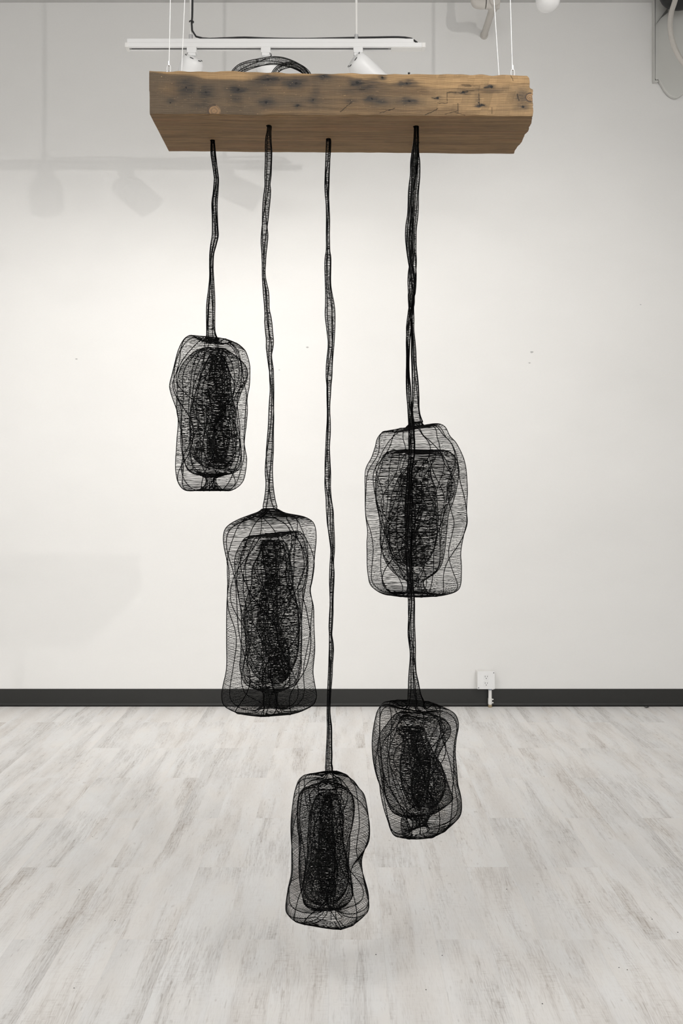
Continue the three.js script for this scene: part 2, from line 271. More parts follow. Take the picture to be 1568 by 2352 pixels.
  const q = P(938, 160, 1.965); const nail = mesh('nail', mergeGeometries([cylBetween(new THREE.Vector3(q.x, 2.316, q.z), new THREE.Vector3(q.x + .001, 2.3275, q.z), 0.0012, 8), cylBetween(new THREE.Vector3(q.x + .001, 2.3268, q.z), new THREE.Vector3(q.x + .001, 2.3285, q.z), 0.003, 8)]), M.black, bm); nail.userData.label = 'rusty black nail head';
}
// suspension cables, each in a looped sleeve on a screw eye
{
  const C = [[388, 391, 1.995, 'thin white cable on the front screw eye of the cleanly sawn beam end'], [417, 424, 2.12, 'thin white cable behind the front cable at the cleanly sawn beam end'],
    [1176, 1171.5, 1.995, 'thin white cable on the front screw eye of the split beam end'], [1144.5, 1134, 2.12, 'thin white cable behind the front cable at the split beam end']];
  for (const [ub, ut, d, label] of C) {
    const o = thing('suspension_cable', label, 'cable', 'cables holding the beam'), m = (ut - ub) / -160;
    const top = CEIL, yOf = v => CAMH + (VH - v) * d / F, vOf = y => VH - (y - CAMH) * F / d, at = y => new THREE.Vector3(P(ub + m * (160 - vOf(y)) * -1, 0, d).x, y, -d);
    const beamTop = 2.3275 + (at(2.33).x + 0.47) / 0.94 * -0.0123, b = at(beamTop); 
    mesh('strand', cylBetween(at(beamTop + 0.042), at(top), 0.0011, 8), M.cable, o);
    const eye = mesh('screw_eye', mergeGeometries([new THREE.TorusGeometry(0.006, 0.0013, 8, 20).rotateY(0.9).translate(b.x, beamTop + 0.0165, b.z), cylBetween(new THREE.Vector3(b.x, beamTop - 0.012, b.z), new THREE.Vector3(b.x, beamTop + 0.011, b.z), 0.0013, 8)]), M.steel, o);
    const loop = new THREE.TorusGeometry(0.0062, 0.0011, 6, 18).scale(0.75, 1.6, 1).translate(b.x, beamTop + 0.0275, b.z);
    mesh('cable_loop', loop, M.cable, o); mesh('crimp_sleeve', cylBetween(new THREE.Vector3(b.x, beamTop + 0.035, b.z), new THREE.Vector3(b.x, beamTop + 0.046, b.z), 0.0024, 10), M.steel, o);
  }
}

// ------------------------------------------------------------------ woven wire forms
function tube(acc, pts, rad, sides) {
  const { pos, nor, idx } = acc, n = pts.length, base = pos.length / 3, T = new THREE.Vector3(), A = new THREE.Vector3(), B = new THREE.Vector3(), ref = new THREE.Vector3();
  for (let i = 0; i < n; i++) {
    T.subVectors(pts[Math.min(n - 1, i + 1)], pts[Math.max(0, i - 1)]).normalize();
    if (i === 0) { ref.set(0, 1, 0); if (Math.abs(T.y) > 0.8) ref.set(0, 0, 1); }
    A.crossVectors(T, ref).normalize(); B.crossVectors(A, T); ref.copy(B);
    for (let k = 0; k < sides; k++) { const t = k / sides * 2 * Math.PI, c = Math.cos(t), s = Math.sin(t), nx = A.x * c + B.x * s, ny = A.y * c + B.y * s, nz = A.z * c + B.z * s; pos.push(pts[i].x + nx * rad, pts[i].y + ny * rad, pts[i].z + nz * rad); nor.push(nx, ny, nz); }
  }
  for (let i = 0; i < n - 1; i++) for (let k = 0; k < sides; k++) { const a = base + i * sides + k, b = base + i * sides + (k + 1) % sides; idx.push(a, b, a + sides, b, b + sides, a + sides); }
}
const accum = () => ({ pos: [], nor: [], idx: [] });
function geoOf(a) { const g = new THREE.BufferGeometry(); g.setAttribute('position', new THREE.Float32BufferAttribute(a.pos, 3)); g.setAttribute('normal', new THREE.Float32BufferAttribute(a.nor, 3)); g.setIndex(a.idx); return g; }
const cr = (a, b, c, d, t) => 0.5 * (2 * b + (c - a) * t + (2 * a - 5 * b + 4 * c - d) * t * t + (3 * b - a - 3 * c + d) * t * t * t);
// rows: [x left, y left, x right, y right, depth] in frame pixels -> a lofted surface
function surface(rows, flat) {
  const L = [];
  for (const [xl, yl, xr, yr, d] of rows) { const a = P(xl, yl, d), b = P(xr, yr, d); L.push([(a.x + b.x) / 2, (a.y + b.y) / 2, -d, (b.x - a.x) / 2, (b.y - a.y) / 2]); }
  const s = [0]; for (let i = 1; i < L.length; i++) { const p = L[i - 1], q = L[i]; s.push(s[i - 1] + Math.hypot(q[1] - p[1], (q[3] - p[3]), 0.5 * (q[0] - p[0])) + 1e-5); }
  const out = [0, 0, 0, 0, 0];
  const at = x => {
    x = Math.max(0, Math.min(s[s.length - 1], x)); let i = 0; while (i < s.length - 2 && s[i + 1] < x) i++;
    const t = (x - s[i]) / (s[i + 1] - s[i]), p0 = L[Math.max(0, i - 1)], p1 = L[i], p2 = L[i + 1], p3 = L[Math.min(L.length - 1, i + 2)];
    for (let k = 0; k < 5; k++) { out[k] = cr(p0[k], p1[k], p2[k], p3[k], t); } return out;
  };
  return { len: s[s.length - 1], at, flat };
}
function weave(parent, name, S, o) {
  const ph = [0, 1, 2, 3, 4, 5].map(() => rr(0, 6.28)), n = o.ribs, gap = 2 * Math.PI / n, off = o.offset ?? 0;
  const pt = (th, s) => {
    const [cx, cy, cz, ux, uy] = S.at(s), c = Math.cos(th), sn = Math.sin(th), w = Math.abs(sn), k = 1 + (o.lump ?? 0.07) * w * Math.sin(3 * th + 14 * s + ph[0]) + 0.5 * (o.lump ?? 0.07) * w * Math.sin(2 * th - 23 * s + ph[1]);
    const b = Math.hypot(ux, uy) * S.flat * (1 + 0.1 * Math.sin(17 * s + ph[2]));
    return new THREE.Vector3(cx + ux * c * k, cy + uy * c * k, cz + b * sn * k);
  };
  const rp = []; for (let k = 0; k < n; k++) rp.push([rr(0, 6.28), rr(0, 6.28), rr(0.6, 1.2), rr(9, 17), rr(20, 34)]);
  const theta = (k, s) => { const w = ((k % n) + n) % n, [a, b, m, f1, f2] = rp[w], th0 = k * gap + off, edge = 0.35 + 0.65 * Math.abs(Math.sin(th0)); return th0 + (o.twist ? o.twist(s) : 0) + gap * o.wander * edge * m * (Math.sin(f1 * s + a) * 0.7 + 0.4 * Math.sin(f2 * s + b)); };
  // the wire wound across, rib to rib
  const W = accum(), rows = Math.floor(S.len / o.step), K = o.seg;
  let prev = null;
  const jit = (i, k) => (hash(i, ((k % n) + n) % n, o.key) - 0.5) * o.step * o.rough;
  for (let i = 0; i < rows; i++) {
    const pts = [];
    for (let k = 0; k < n; k++) {
      const sA = (i + k / n) * o.step + jit(i, k), sB = (i + (k + 1) / n) * o.step + jit(k === n - 1 ? i + 1 : i, k + 1), tA = theta(k, sA), tB = theta(k + 1, sB);
      const A = pt(tA, sA), B = pt(tB, sB), bow = (hash(i, k, o.key + 5) - 0.5) * o.step * o.rough * 1.1 + o.step * o.sag * Math.sin(i * 0.11 + k * 2.1 + ph[4]);
      for (let j = 0; j < K; j++) {
        const t = j / K; if (!j) { pts.push(A); continue; }
        const q = pt(tA + (tB - tA) * t, sA + (sB - sA) * t + bow * Math.sin(Math.PI * t)), c = A.clone().lerp(B, t); c.y = q.y; pts.push(q.lerp(c, o.chord));
      }
      if (k === n - 1) pts.push(B);
    }
    tube(W, pts, o.thin * (0.85 + 0.3 * hash(i, 3, o.key)), 3);
  }
  const shell = mesh(name, geoOf(W), M.wire, parent, 'stuff');
  for (let k = 0; k < n; k++) {
    const R = accum(), m = Math.max(8, Math.floor(S.len / (o.ribStep ?? 0.007))), pts = [];
    for (let i = 0; i <= m; i++) { const s = S.len * i / m; pts.push(pt(theta(k, s), s)); }
    tube(R, pts, o.thick, 5); mesh('rib_wire', geoOf(R), M.rib, shell);
  }
  return shell;
}
const Z = (ox, oy, sc, d) => row => row.length === 3 ? [ox + row[1] / sc, oy + row[0] / sc, ox + row[2] / sc, oy + row[0] / sc, d] : [ox + row[1] / sc, oy + row[0] / sc, ox + row[3] / sc, oy + row[2] / sc, d];
const stemOf = (parent, rows, o = {}) => weave(parent, o.name ?? 'stem', surface(rows, o.flat ?? 0.55), { ribs: o.ribs ?? 5, wander: 0.55, step: 0.002, seg: 2, thin: 0.0005, thick: 0.00125, rough: 0.7, sag: 0, chord: 0.7, lump: 0.12, key: o.key ?? 1, ribStep: 0.006, twist: s => (o.tw ?? 0.8) * Math.sin(s * (o.tf ?? 9) + (o.key ?? 0)) + (o.spin ?? 0) * s });
const up = (row, v, d) => { const c = (row[0] + row[2]) / 2, h = (row[2] - row[0]) / 2 * 0.9; return [c - h, v, c + h, v, d]; };

const PODS = [];
{ // pod A: highest, on the shortest stem
  const d = 2.10, z = Z(370, 740, 5.735, d), y0 = Z(460, 320, 4.9, d);
  PODS.push({ d, key: 11, name: 'bean', label: 'highest hanging black wire pod, on the shortest stem',
    stem: [[28, 118, 160], [150, 118, 170], [250, 130, 182], [400, 150, 200], [460, 152, 205], [600, 140, 198], [720, 125, 190], [860, 132, 192], [1000, 135, 198], [1090, 130, 203], [1200, 112, 178], [1300, 102, 152], [1450, 95, 145], [1560, 92, 150], [1700, 82, 158], [1830, 72, 163], [2000, 66, 162], [2150, 62, 165], [2220, 55, 185], [2260, 45, 215]].map(y0), ribs: 6,
    outer: [[205, 590, 235, 735], [235, 560, 262, 770], [245, 520, 285, 800], [215, 470, 280, 850], [185, 410, 262, 920], [205, 345, 275, 990], [275, 285, 330, 1065], [400, 228, 1120], [550, 186, 1163], [700, 150, 1170], [850, 116, 1165], [950, 130, 1146], [1050, 160, 1126], [1200, 208, 1115], [1350, 220, 1105], [1550, 210, 1090], [1700, 200, 1110], [1800, 190, 1128], [1950, 190, 1116], [2080, 216, 1085], [2165, 262, 1020], [2215, 330, 930], [2222, 430, 860], [2200, 520, 780]].map(z),
    mid: [[2200, 500, 800], [2150, 570, 745], [2090, 588, 715], [2050, 575, 730], [2015, 500, 830], [1985, 400, 945], [1900, 325, 1045], [1700, 292, 1066], [1450, 270, 1040], [1300, 235, 1020], [1150, 212, 1010], [950, 216, 1060], [750, 222, 1140], [600, 262, 1122], [480, 345, 1020], [400, 425, 915], [355, 520, 850], [345, 610, 780], [365, 660, 730]].map(z),
    inner: [[420, 650, 790], [450, 625, 820], [500, 600, 850], [650, 522, 898], [800, 492, 920], [1000, 440, 948], [1150, 400, 985], [1300, 380, 975], [1500, 380, 1000], [1700, 400, 1000], [1800, 430, 980], [1890, 530, 910], [1935, 620, 820]].map(z),
    core: [[430, 690, 760], [520, 660, 820], [700, 630, 860], [900, 605, 880], [1080, 640, 850], [1220, 655, 850], [1400, 600, 895], [1600, 575, 905], [1750, 572, 900], [1830, 620, 850], [1860, 690, 790]].map(z) });
}
{ // pod B: tall
  const d = 2.01, z = Z(490, 1140, 4.3556, d), a = Z(580, 280, 4.9, d), b = Z(580, 720, 4.9, d);
  PODS.push({ d, key: 22, label: 'tallest and loosest hanging black wire pod, bottom in front of the black baseboard',
    stem: [...[[55, 165, 212], [110, 160, 208], [180, 142, 210], [260, 133, 215], [350, 132, 220], [480, 133, 215], [600, 133, 210], [700, 138, 197], [770, 132, 203], [900, 115, 195], [1000, 105, 185], [1150, 95, 178], [1280, 88, 172], [1370, 88, 165], [1480, 98, 155], [1600, 105, 148], [1680, 107, 143], [1760, 110, 148], [1900, 118, 178], [2000, 125, 185], [2100, 130, 187], [2180, 128, 205]].map(a),
      ...[[100, 122, 218], [200, 132, 228], [300, 148, 240], [380, 152, 240], [450, 162, 228], [520, 170, 225], [620, 180, 235], [750, 188, 238], [860, 195, 240], [1000, 185, 240], [1150, 178, 240], [1300, 170, 235], [1400, 160, 235], [1550, 142, 238], [1650, 135, 235], [1780, 137, 230], [1900, 150, 232], [2000, 145, 240], [2100, 130, 255], [2180, 110, 280]].map(b)], ribs: 4,
    outer: [[125, 490, 640], [155, 450, 165, 720], [185, 370, 185, 830], [230, 250, 205, 920], [285, 150, 250, 995], [340, 105, 320, 1022], [430, 90, 1026], [560, 102, 1014], [700, 128, 1000], [850, 140, 980], [950, 136, 966], [1100, 130, 1000], [1250, 130, 1010], [1450, 140, 1018], [1600, 140, 1010], [1750, 130, 1000], [1880, 105, 1015], [1980, 90, 1028], [2060, 100, 1005], [2110, 160, 945], [2140, 240, 860], [2150, 360, 760]].map(z),
    mid: [[2150, 420, 700], [2090, 480, 650], [2010, 500, 640], [1950, 480, 660], [1910, 400, 760], [1850, 305, 845], [1700, 265, 890], [1600, 270, 890], [1400, 275, 885], [1150, 268, 885], [950, 240, 910], [750, 212, 950], [620, 205, 965], [500, 238, 455, 955], [430, 275, 385, 920], [400, 340, 350, 860], [395, 440, 370, 770], [410, 500, 400, 690]].map(z),
    inner: [[440, 470, 680], [480, 440, 740], [600, 420, 785], [700, 392, 795], [900, 375, 825], [1100, 315, 850], [1400, 310, 860], [1600, 325, 835], [1700, 360, 800], [1780, 410, 765], [1840, 490, 720]].map(z),
    core: [[450, 500, 650], [520, 480, 680], [800, 520, 650], [1000, 450, 640], [1300, 430, 660], [1500, 490, 750], [1650, 525, 765], [1800, 540, 750], [1860, 580, 690]].map(z) });
}
{ // pod C: widest, another stem passes in front of it
  const d = 2.115, z = Z(820, 950, 5.225, d), a = Z(910, 280, 5.88, d), b = Z(900, 640, 5.88, d);
  PODS.push({ d, key: 33, flat: 0.68, label: 'widest hanging black wire pod, with the stem of the pod below passing before it',
    stem: [...[[290, 250, 295], [450, 215, 305], [560, 210, 318], [750, 205, 318], [950, 195, 303], [1150, 190, 300], [1300, 185, 290], [1450, 190, 272], [1600, 195, 268], [1750, 200, 265], [1850, 195, 272], [2000, 165, 270], [2150, 155, 268], [2300, 162, 260]].map(a),
      ...[[230, 218, 300], [330, 222, 298], [420, 228, 300], [550, 245, 302], [700, 255, 300], [850, 258, 318], [1000, 258, 330], [1150, 265, 332], [1300, 270, 345], [1450, 272, 358], [1600, 270, 368], [1750, 262, 372], [1850, 255, 390], [1940, 225, 425]].map(b)], ribs: 6,
    outer: [[110, 640, 100, 770], [165, 585, 150, 810], [215, 520, 150, 850], [225, 440, 125, 905], [212, 360, 125, 985], [225, 290, 165, 1055], [300, 236, 270, 1110], [390, 215, 350, 1185], [520, 170, 500, 1265], [640, 102, 620, 1305], [740, 86, 720, 1320], [950, 100, 900, 1326], [1200, 106, 1150, 1310], [1400, 124, 1300, 1304], [1550, 110, 1450, 1262], [1700, 110, 1650, 1232], [1880, 105, 1850, 1246], [2030, 118, 2040, 1245], [2110, 190, 2130, 1200], [2160, 300, 2175, 1080], [2175, 430, 2180, 960]].map(z),
    mid: [[2175, 520, 880], [2140, 580, 840], [2060, 600, 800], [2010, 590, 800], [1975, 520, 850], [1900, 430, 960], [1800, 355, 1030], [1650, 300, 1060], [1400, 275, 1076], [1200, 258, 1100], [1050, 228, 1150], [850, 215, 1190], [680, 230, 1216], [540, 268, 1185], [470, 320, 1120], [440, 420, 1040], [455, 520, 940], [480, 600, 850]].map(z),
    inner: [[560, 660, 850], [640, 600, 880], [760, 500, 890], [900, 440, 940], [1000, 400, 955], [1200, 340, 970], [1350, 312, 965], [1500, 330, 955], [1650, 375, 910], [1760, 450, 850], [1830, 560, 780]].map(z),
    core: [[800, 640, 760], [880, 600, 790], [1050, 575, 802], [1250, 570, 785], [1400, 590, 740], [1520, 620, 700]].map(z) });
}
{ // pod D: slumped, dense
  const d = 1.99, z = Z(840, 1580, 6.1875, d), hole = 2.01, a = Z(910, 280, 5.88, hole), dd = 1.977, b = Z(900, 640, 5.88, dd), c = Z(820, 950, 5.225, dd), e = Z(900, 1360, 7.35, d);
  PODS.push({ d, key: 44, flat: 0.8, step: 0.002, label: 'lopsided dense black wire pod leaning to one corner, over the floor near the outlet',
    stem: [...[[60, 243, 297], [200, 238, 300], [300, 228, 298], [430, 205, 295], [560, 190, 280], [700, 185, 270], [900, 165, 245], [1100, 158, 235], [1260, 150, 225], [1400, 128, 225], [1550, 122, 215], [1700, 135, 215], [1850, 155, 215], [2000, 178, 235], [2150, 195, 265], [2300, 200, 265]].map(a).map((r, i) => { r = [...r]; const k = hole + (dd - hole) * i / 15; return [...r.slice(0, 4), k]; }),
      ...[[230, 240, 310], [330, 235, 305], [430, 222, 285], [550, 205, 268], [650, 192, 262], [750, 188, 250], [850, 188, 242], [1000, 195, 235], [1150, 195, 230], [1300, 192, 235], [1450, 193, 250], [1600, 200, 258], [1750, 212, 265], [1880, 220, 290], [2000, 225, 300], [2150, 225, 302]].map(b),
      ...[[300, 615, 690], [480, 618, 690], [700, 600, 660], [850, 590, 660], [1000, 580, 660], [1300, 570, 660], [1600, 575, 660], [1850, 590, 660], [2000, 600, 670]].map(c),
      ...[[150, 268, 382], [350, 265, 382], [550, 265, 382], [700, 270, 388], [850, 282, 395], [1000, 298, 402], [1100, 302, 405], [1200, 297, 415], [1350, 285, 430], [1500, 277, 455], [1630, 272, 475], [1750, 262, 500], [1850, 250, 545]].map(e)], ribs: 6,
    outer: [[240, 580, 260, 830], [280, 545, 300, 870], [275, 480, 305, 920], [240, 400, 290, 990], [215, 300, 285, 1080], [240, 215, 310, 1190], [310, 160, 365, 1270], [430, 130, 450, 1308], [560, 108, 540, 1308], [700, 92, 700, 1270], [850, 88, 900, 1250], [1050, 100, 1150, 1272], [1250, 132, 1350, 1300], [1400, 182, 1500, 1340], [1550, 202, 1640, 1362], [1750, 242, 1750, 1360], [1900, 292, 1840, 1325], [2030, 345, 1920, 1240], [2090, 430, 1970, 1110], [2090, 540, 2000, 980]].map(z),
    mid: [[2060, 620, 2010, 900], [1980, 660, 1960, 880], [1900, 660, 860], [1850, 620, 880], [1800, 480, 1740, 940], [1700, 345, 1680, 1080], [1500, 245, 1550, 1210], [1300, 200, 1400, 1200], [1100, 170, 1200, 1150], [900, 142, 1050, 1060], [700, 168, 850, 1110], [560, 270, 660, 1200], [460, 350, 550, 1200], [400, 420, 470, 1130], [365, 500, 410, 1000], [370, 600, 400, 880]].map(z),
    inner: [[590, 640, 780], [580, 520, 830], [610, 420, 840], [700, 520, 860], [850, 510, 930], [1000, 490, 1000], [1100, 480, 1085], [1300, 478, 1145], [1450, 495, 1130], [1600, 570, 1050], [1700, 670, 940]].map(z),
    core: [[600, 640, 760], [700, 600, 810], [900, 620, 880], [1050, 660, 920], [1200, 650, 905], [1400, 640, 890], [1560, 660, 860], [1680, 720, 820]].map(z) });
}
{ // pod E: lowest
  const d = 2.087, z = Z(640, 1740, 5.6, d), a = Z(720, 300, 4.2, d), b = Z(720, 860, 4.2, d), c = Z(720, 1380, 5.345, d);
  PODS.push({ d, key: 55, flat: 0.8, step: 0.00205, label: 'lowest hanging black wire pod, on the longest stem, close above the floor',
    stem: [...[[90, 122, 165], [150, 120, 165], [250, 115, 162], [400, 110, 155], [520, 108, 152], [620, 112, 148], [700, 120, 150], [850, 123, 155], [1000, 121, 155], [1150, 122, 158], [1220, 112, 168], [1300, 108, 168], [1450, 110, 165], [1550, 112, 175], [1680, 110, 200], [1780, 106, 210], [1900, 118, 212], [2050, 132, 210], [2200, 125, 200]].map(a),
      ...[[10, 120, 185], [100, 122, 172], [200, 125, 165], [300, 128, 158], [370, 130, 158], [450, 130, 163], [580, 122, 163], [700, 115, 155], [820, 107, 160], [950, 102, 165], [1080, 105, 163], [1200, 118, 172], [1300, 122, 190], [1450, 132, 195], [1600, 155, 205], [1700, 165, 207], [1800, 160, 200], [1900, 155, 203], [2000, 153, 198], [2100, 155, 192]].map(b),
      ...[[50, 200, 240], [150, 195, 240], [250, 190, 235], [330, 188, 230], [420, 192, 225], [500, 190, 238], [600, 190, 245], [700, 188, 240], [800, 185, 232], [950, 178, 228], [1100, 172, 225], [1250, 168, 220], [1350, 165, 212], [1450, 165, 215], [1550, 167, 225], [1700, 162, 225], [1800, 157, 225], [1900, 152, 228], [2000, 148, 225], [2050, 142, 236]].map(c)], ribs: 5,
    outer: [[190, 600, 695], [225, 575, 215, 730], [250, 520, 225, 790], [245, 430, 235, 850], [250, 320, 260, 910], [290, 245, 310, 975], [370, 208, 390, 1030], [490, 188, 470, 1095], [680, 170, 610, 1130], [850, 155, 800, 1155], [1000, 150, 1000, 1155], [1200, 160, 1150, 1110], [1400, 160, 1300, 1066], [1550, 140, 1450, 1080], [1680, 104, 1650, 1122], [1850, 90, 1790, 1156], [1950, 98, 1900, 1164], [2010, 140, 1990, 1130], [2040, 230, 2040, 1040], [2050, 350, 2060, 930]].map(z),
    mid: [[2030, 480, 820], [1980, 560, 760], [1930, 560, 760], [1900, 450, 800], [1850, 330, 880], [1750, 265, 955], [1600, 235, 968], [1400, 235, 930], [1200, 250, 922], [1050, 260, 920], [900, 240, 950], [750, 240, 975], [600, 240, 985], [480, 262, 960], [410, 320, 890], [370, 420, 800], [380, 520, 720]].map(z),
    inner: [[465, 560, 680], [490, 490, 740], [560, 448, 770], [700, 402, 810], [900, 368, 838], [1100, 332, 850], [1300, 322, 895], [1500, 300, 905], [1620, 292, 895], [1750, 335, 830], [1830, 430, 740]].map(z),
    core: [[480, 590, 670], [560, 550, 700], [900, 512, 705], [1100, 500, 735], [1300, 485, 735], [1500, 475, 725], [1700, 520, 740], [1800, 570, 700]].map(z) });
}
const podObj = {};
for (const p of PODS) {
  const o = thing('wire_pod', p.label, 'sculpture', 'woven wire pods hanging from the beam'); podObj[p.key] = o;
  const f = p.flat ?? 0.8, st = p.step ?? 0.0023, base = { wander: 0.85, lump: 0.13, step: st, seg: 5, thin: 0.00043, thick: 0.0011, rough: 0.85, sag: 0.9, chord: 0.55 };
  // the stem runs on up through its hole in the beam
  const top = p.stem[0], v0 = VH - (2.345 - CAMH) * F / top[4], v1 = VH - (2.225 - CAMH) * F / top[4];
  stemOf(o, [up(top, v0, top[4]), up(top, v1, top[4]), ...p.stem, p.outer[0], p.outer[1]], { ribs: p.ribs, key: p.key, tf: 7 + p.key % 5, spin: p.key === 55 ? 3 : 1.5 });
  weave(o, 'outer_shell', surface([...p.outer, p.mid[0]], f), { ...base, ribs: 11, key: p.key + 100, offset: 0.05 });
  weave(o, 'middle_shell', surface(p.mid, f * 0.95), { ...base, ribs: 10, key: p.key + 200, offset: 0.25, thick: 0.00105 });
  weave(o, 'inner_shell', surface(p.inner, f), { ...base, ribs: 8, key: p.key + 300, offset: 0.4, thick: 0.00105, seg: 4 });
  weave(o, 'core_shell', surface(p.core, f * 1.1), { ...base, ribs: 6, key: p.key + 400, offset: 0.6, thick: 0.00105, seg: 4, step: st * 0.85, thin: 0.00042 });
}
{ // slack of two stems arched over the top of the beam
  const path = (parent, pts, w, key) => {
    const c = new THREE.CatmullRomCurve3(pts), n = 40, L = c.getLength();
    const W = accum(), ribs = 5, rib = []; for (let k = 0; k < ribs; k++) rib.push([]);
    const fr = s => { const t = Math.min(1, Math.max(0, s / L)), p = c.getPointAt(t), tg = c.getTangentAt(t), nrm = new THREE.Vector3(0, 0, 1).cross(tg).normalize(), bn = new THREE.Vector3().crossVectors(tg, nrm); return [p, nrm, bn, w(t)]; };
    const q = (k, s) => { const [p, a, b, r] = fr(s), th = k / ribs * 6.2832 + 0.5 * Math.sin(s * 22 + k * 2 + key) + 0.3; return p.clone().addScaledVector(a, Math.cos(th) * r).addScaledVector(b, Math.sin(th) * r * 0.6); };
    for (let i = 0; i < L / 0.0019; i++) { const pts2 = []; for (let k = 0; k <= ribs; k++) pts2.push(q(k % ribs, (i + k / ribs) * 0.0019 + (hash(i, k, key) - .5) * 0.0015)); tube(W, pts2, 0.00042, 3); }
    const m = mesh('slack_loop', geoOf(W), M.wire, parent, 'stuff');
    for (let k = 0; k < ribs; k++) { const R = accum(), pp = []; for (let i = 0; i <= 50; i++) pp.push(q(k, L * i / 50)); tube(R, pp, 0.0009, 5); mesh('rib_wire', geoOf(R), M.rib, m); }
  };
  const z = (x, y, d) => P(400 + x / 4.9, 80 + y / 4.9, d);
  const t2 = P(617, 290, 2.01), t3 = P(754, 320, 2.087);
  path(podObj[22], [z(690, 640, 2.085), z(670, 470, 2.06), z(730, 395, 2.05), z(830, 352, 2.05), z(960, 322, 2.05), z(1100, 296, 2.055), z(1230, 305, 2.07), z(1370, 350, 2.09), z(1490, 430, 2.1), z(1545, 560, 2.11), z(1560, 650, 2.11)], t => 0.0085 + 0.0045 * Math.sin(Math.PI * Math.min(1, t * 1.35)), 5);
  path(podObj[55], [z(1060, 620, 2.03), z(1110, 470, 2.025), z(1165, 385, 2.02), z(1250, 345, 2.02), z(1340, 335, 2.02), z(1420, 370, 2.03), z(1500, 470, 2.05), z(1540, 620, 2.06)], t => 0.0072, 9);
}

// ------------------------------------------------------------------ track lights
function aimed(o, dir) { o.quaternion.setFromUnitVectors(new THREE.Vector3(0, -1, 0), dir.clone().normalize()); }
function spotHead(label, px, py, pz, dir, cd, angle, group, size = 1, target) {
  const o = thing('spotlight_head', label, 'spotlight', group); o.position.set(px, py, pz);         // origin: where the adapter meets the track
  mesh('adapter', mergeGeometries([box(0.043, 0.034, 0.034, 0, -0.013, 0, 0.003), box(0.036, 0.014, 0.03, 0, -0.036, 0, 0.003)]), M.white, o);
  mesh('swivel', mergeGeometries([cylBetween(new THREE.Vector3(0, -0.04, 0), new THREE.Vector3(0, -0.062, 0), 0.008, 12)]), M.white, o);
  const h = new THREE.Group(); h.name = 'housing'; h.position.set(0, -0.06 - 0.012, 0); aimed(h, dir); o.add(h);
  const R = 0.052 * size, pr = [[0, 0.03], [0.55, 0.029], [0.8, 0.022], [0.94, 0.008], [1, -0.014], [1.0, -0.075], [0.99, -0.078], [1, -0.08], [1.0, -0.135], [0.9, -0.137], [0.86, -0.128], [0.86, -0.122], [0, -0.122]].map(([r, y]) => new THREE.Vector2(r * R, y * size));
  mesh('shell', new THREE.LatheGeometry(pr, 36), M.white, h);
  for (let k = 0; k < 6; k++) { const v = mesh('vent_slot', box(0.016, 0.003, 0.003, 0, 0, 0), M.black, h); const a = k / 6 * 6.283 + 0.5; v.position.set(Math.cos(a) * R * 0.72, 0.0255 * size, Math.sin(a) * R * 0.72); v.rotation.y = -a + Math.PI / 2; }
  mesh('lens', new THREE.CylinderGeometry(R * 0.84, R * 0.84, 0.004, 28).translate(0, -0.124 * size, 0), cd ? M.lens : M.white, h);
  if (cd) {
    const l = new THREE.SpotLight(LAMP_WARM, cd, 0, angle, 1, 2); l.name = 'lamp_light'; const n = dir.clone().normalize();
    l.position.copy(h.position).addScaledVector(n, 0.132); l.target.position.copy(h.position).addScaledVector(n, 1.2); l.castShadow = true; l.shadow.radius = 0.8; l.shadow.mapSize.set(1024, 1024); o.add(l, l.target);
  }
  return o;
}
const rail = (len, w = 0.036, h = 0.019) => {                                                       // channel section, slot underneath, along x
  const s = new THREE.Shape([[-w / 2, h / 2], [w / 2, h / 2], [w / 2, -h / 2], [0.006, -h / 2], [0.006, h / 2 - 0.004], [-0.006, h / 2 - 0.004], [-0.006, -h / 2], [-w / 2, -h / 2]].map(a => new THREE.Vector2(...a)));
  return new THREE.ExtrudeGeometry(s, { depth: len, bevelEnabled: false }).rotateY(Math.PI / 2).translate(-len / 2, 0, 0);
};
const V3 = (x, y, z) => new THREE.Vector3(x, y, z);
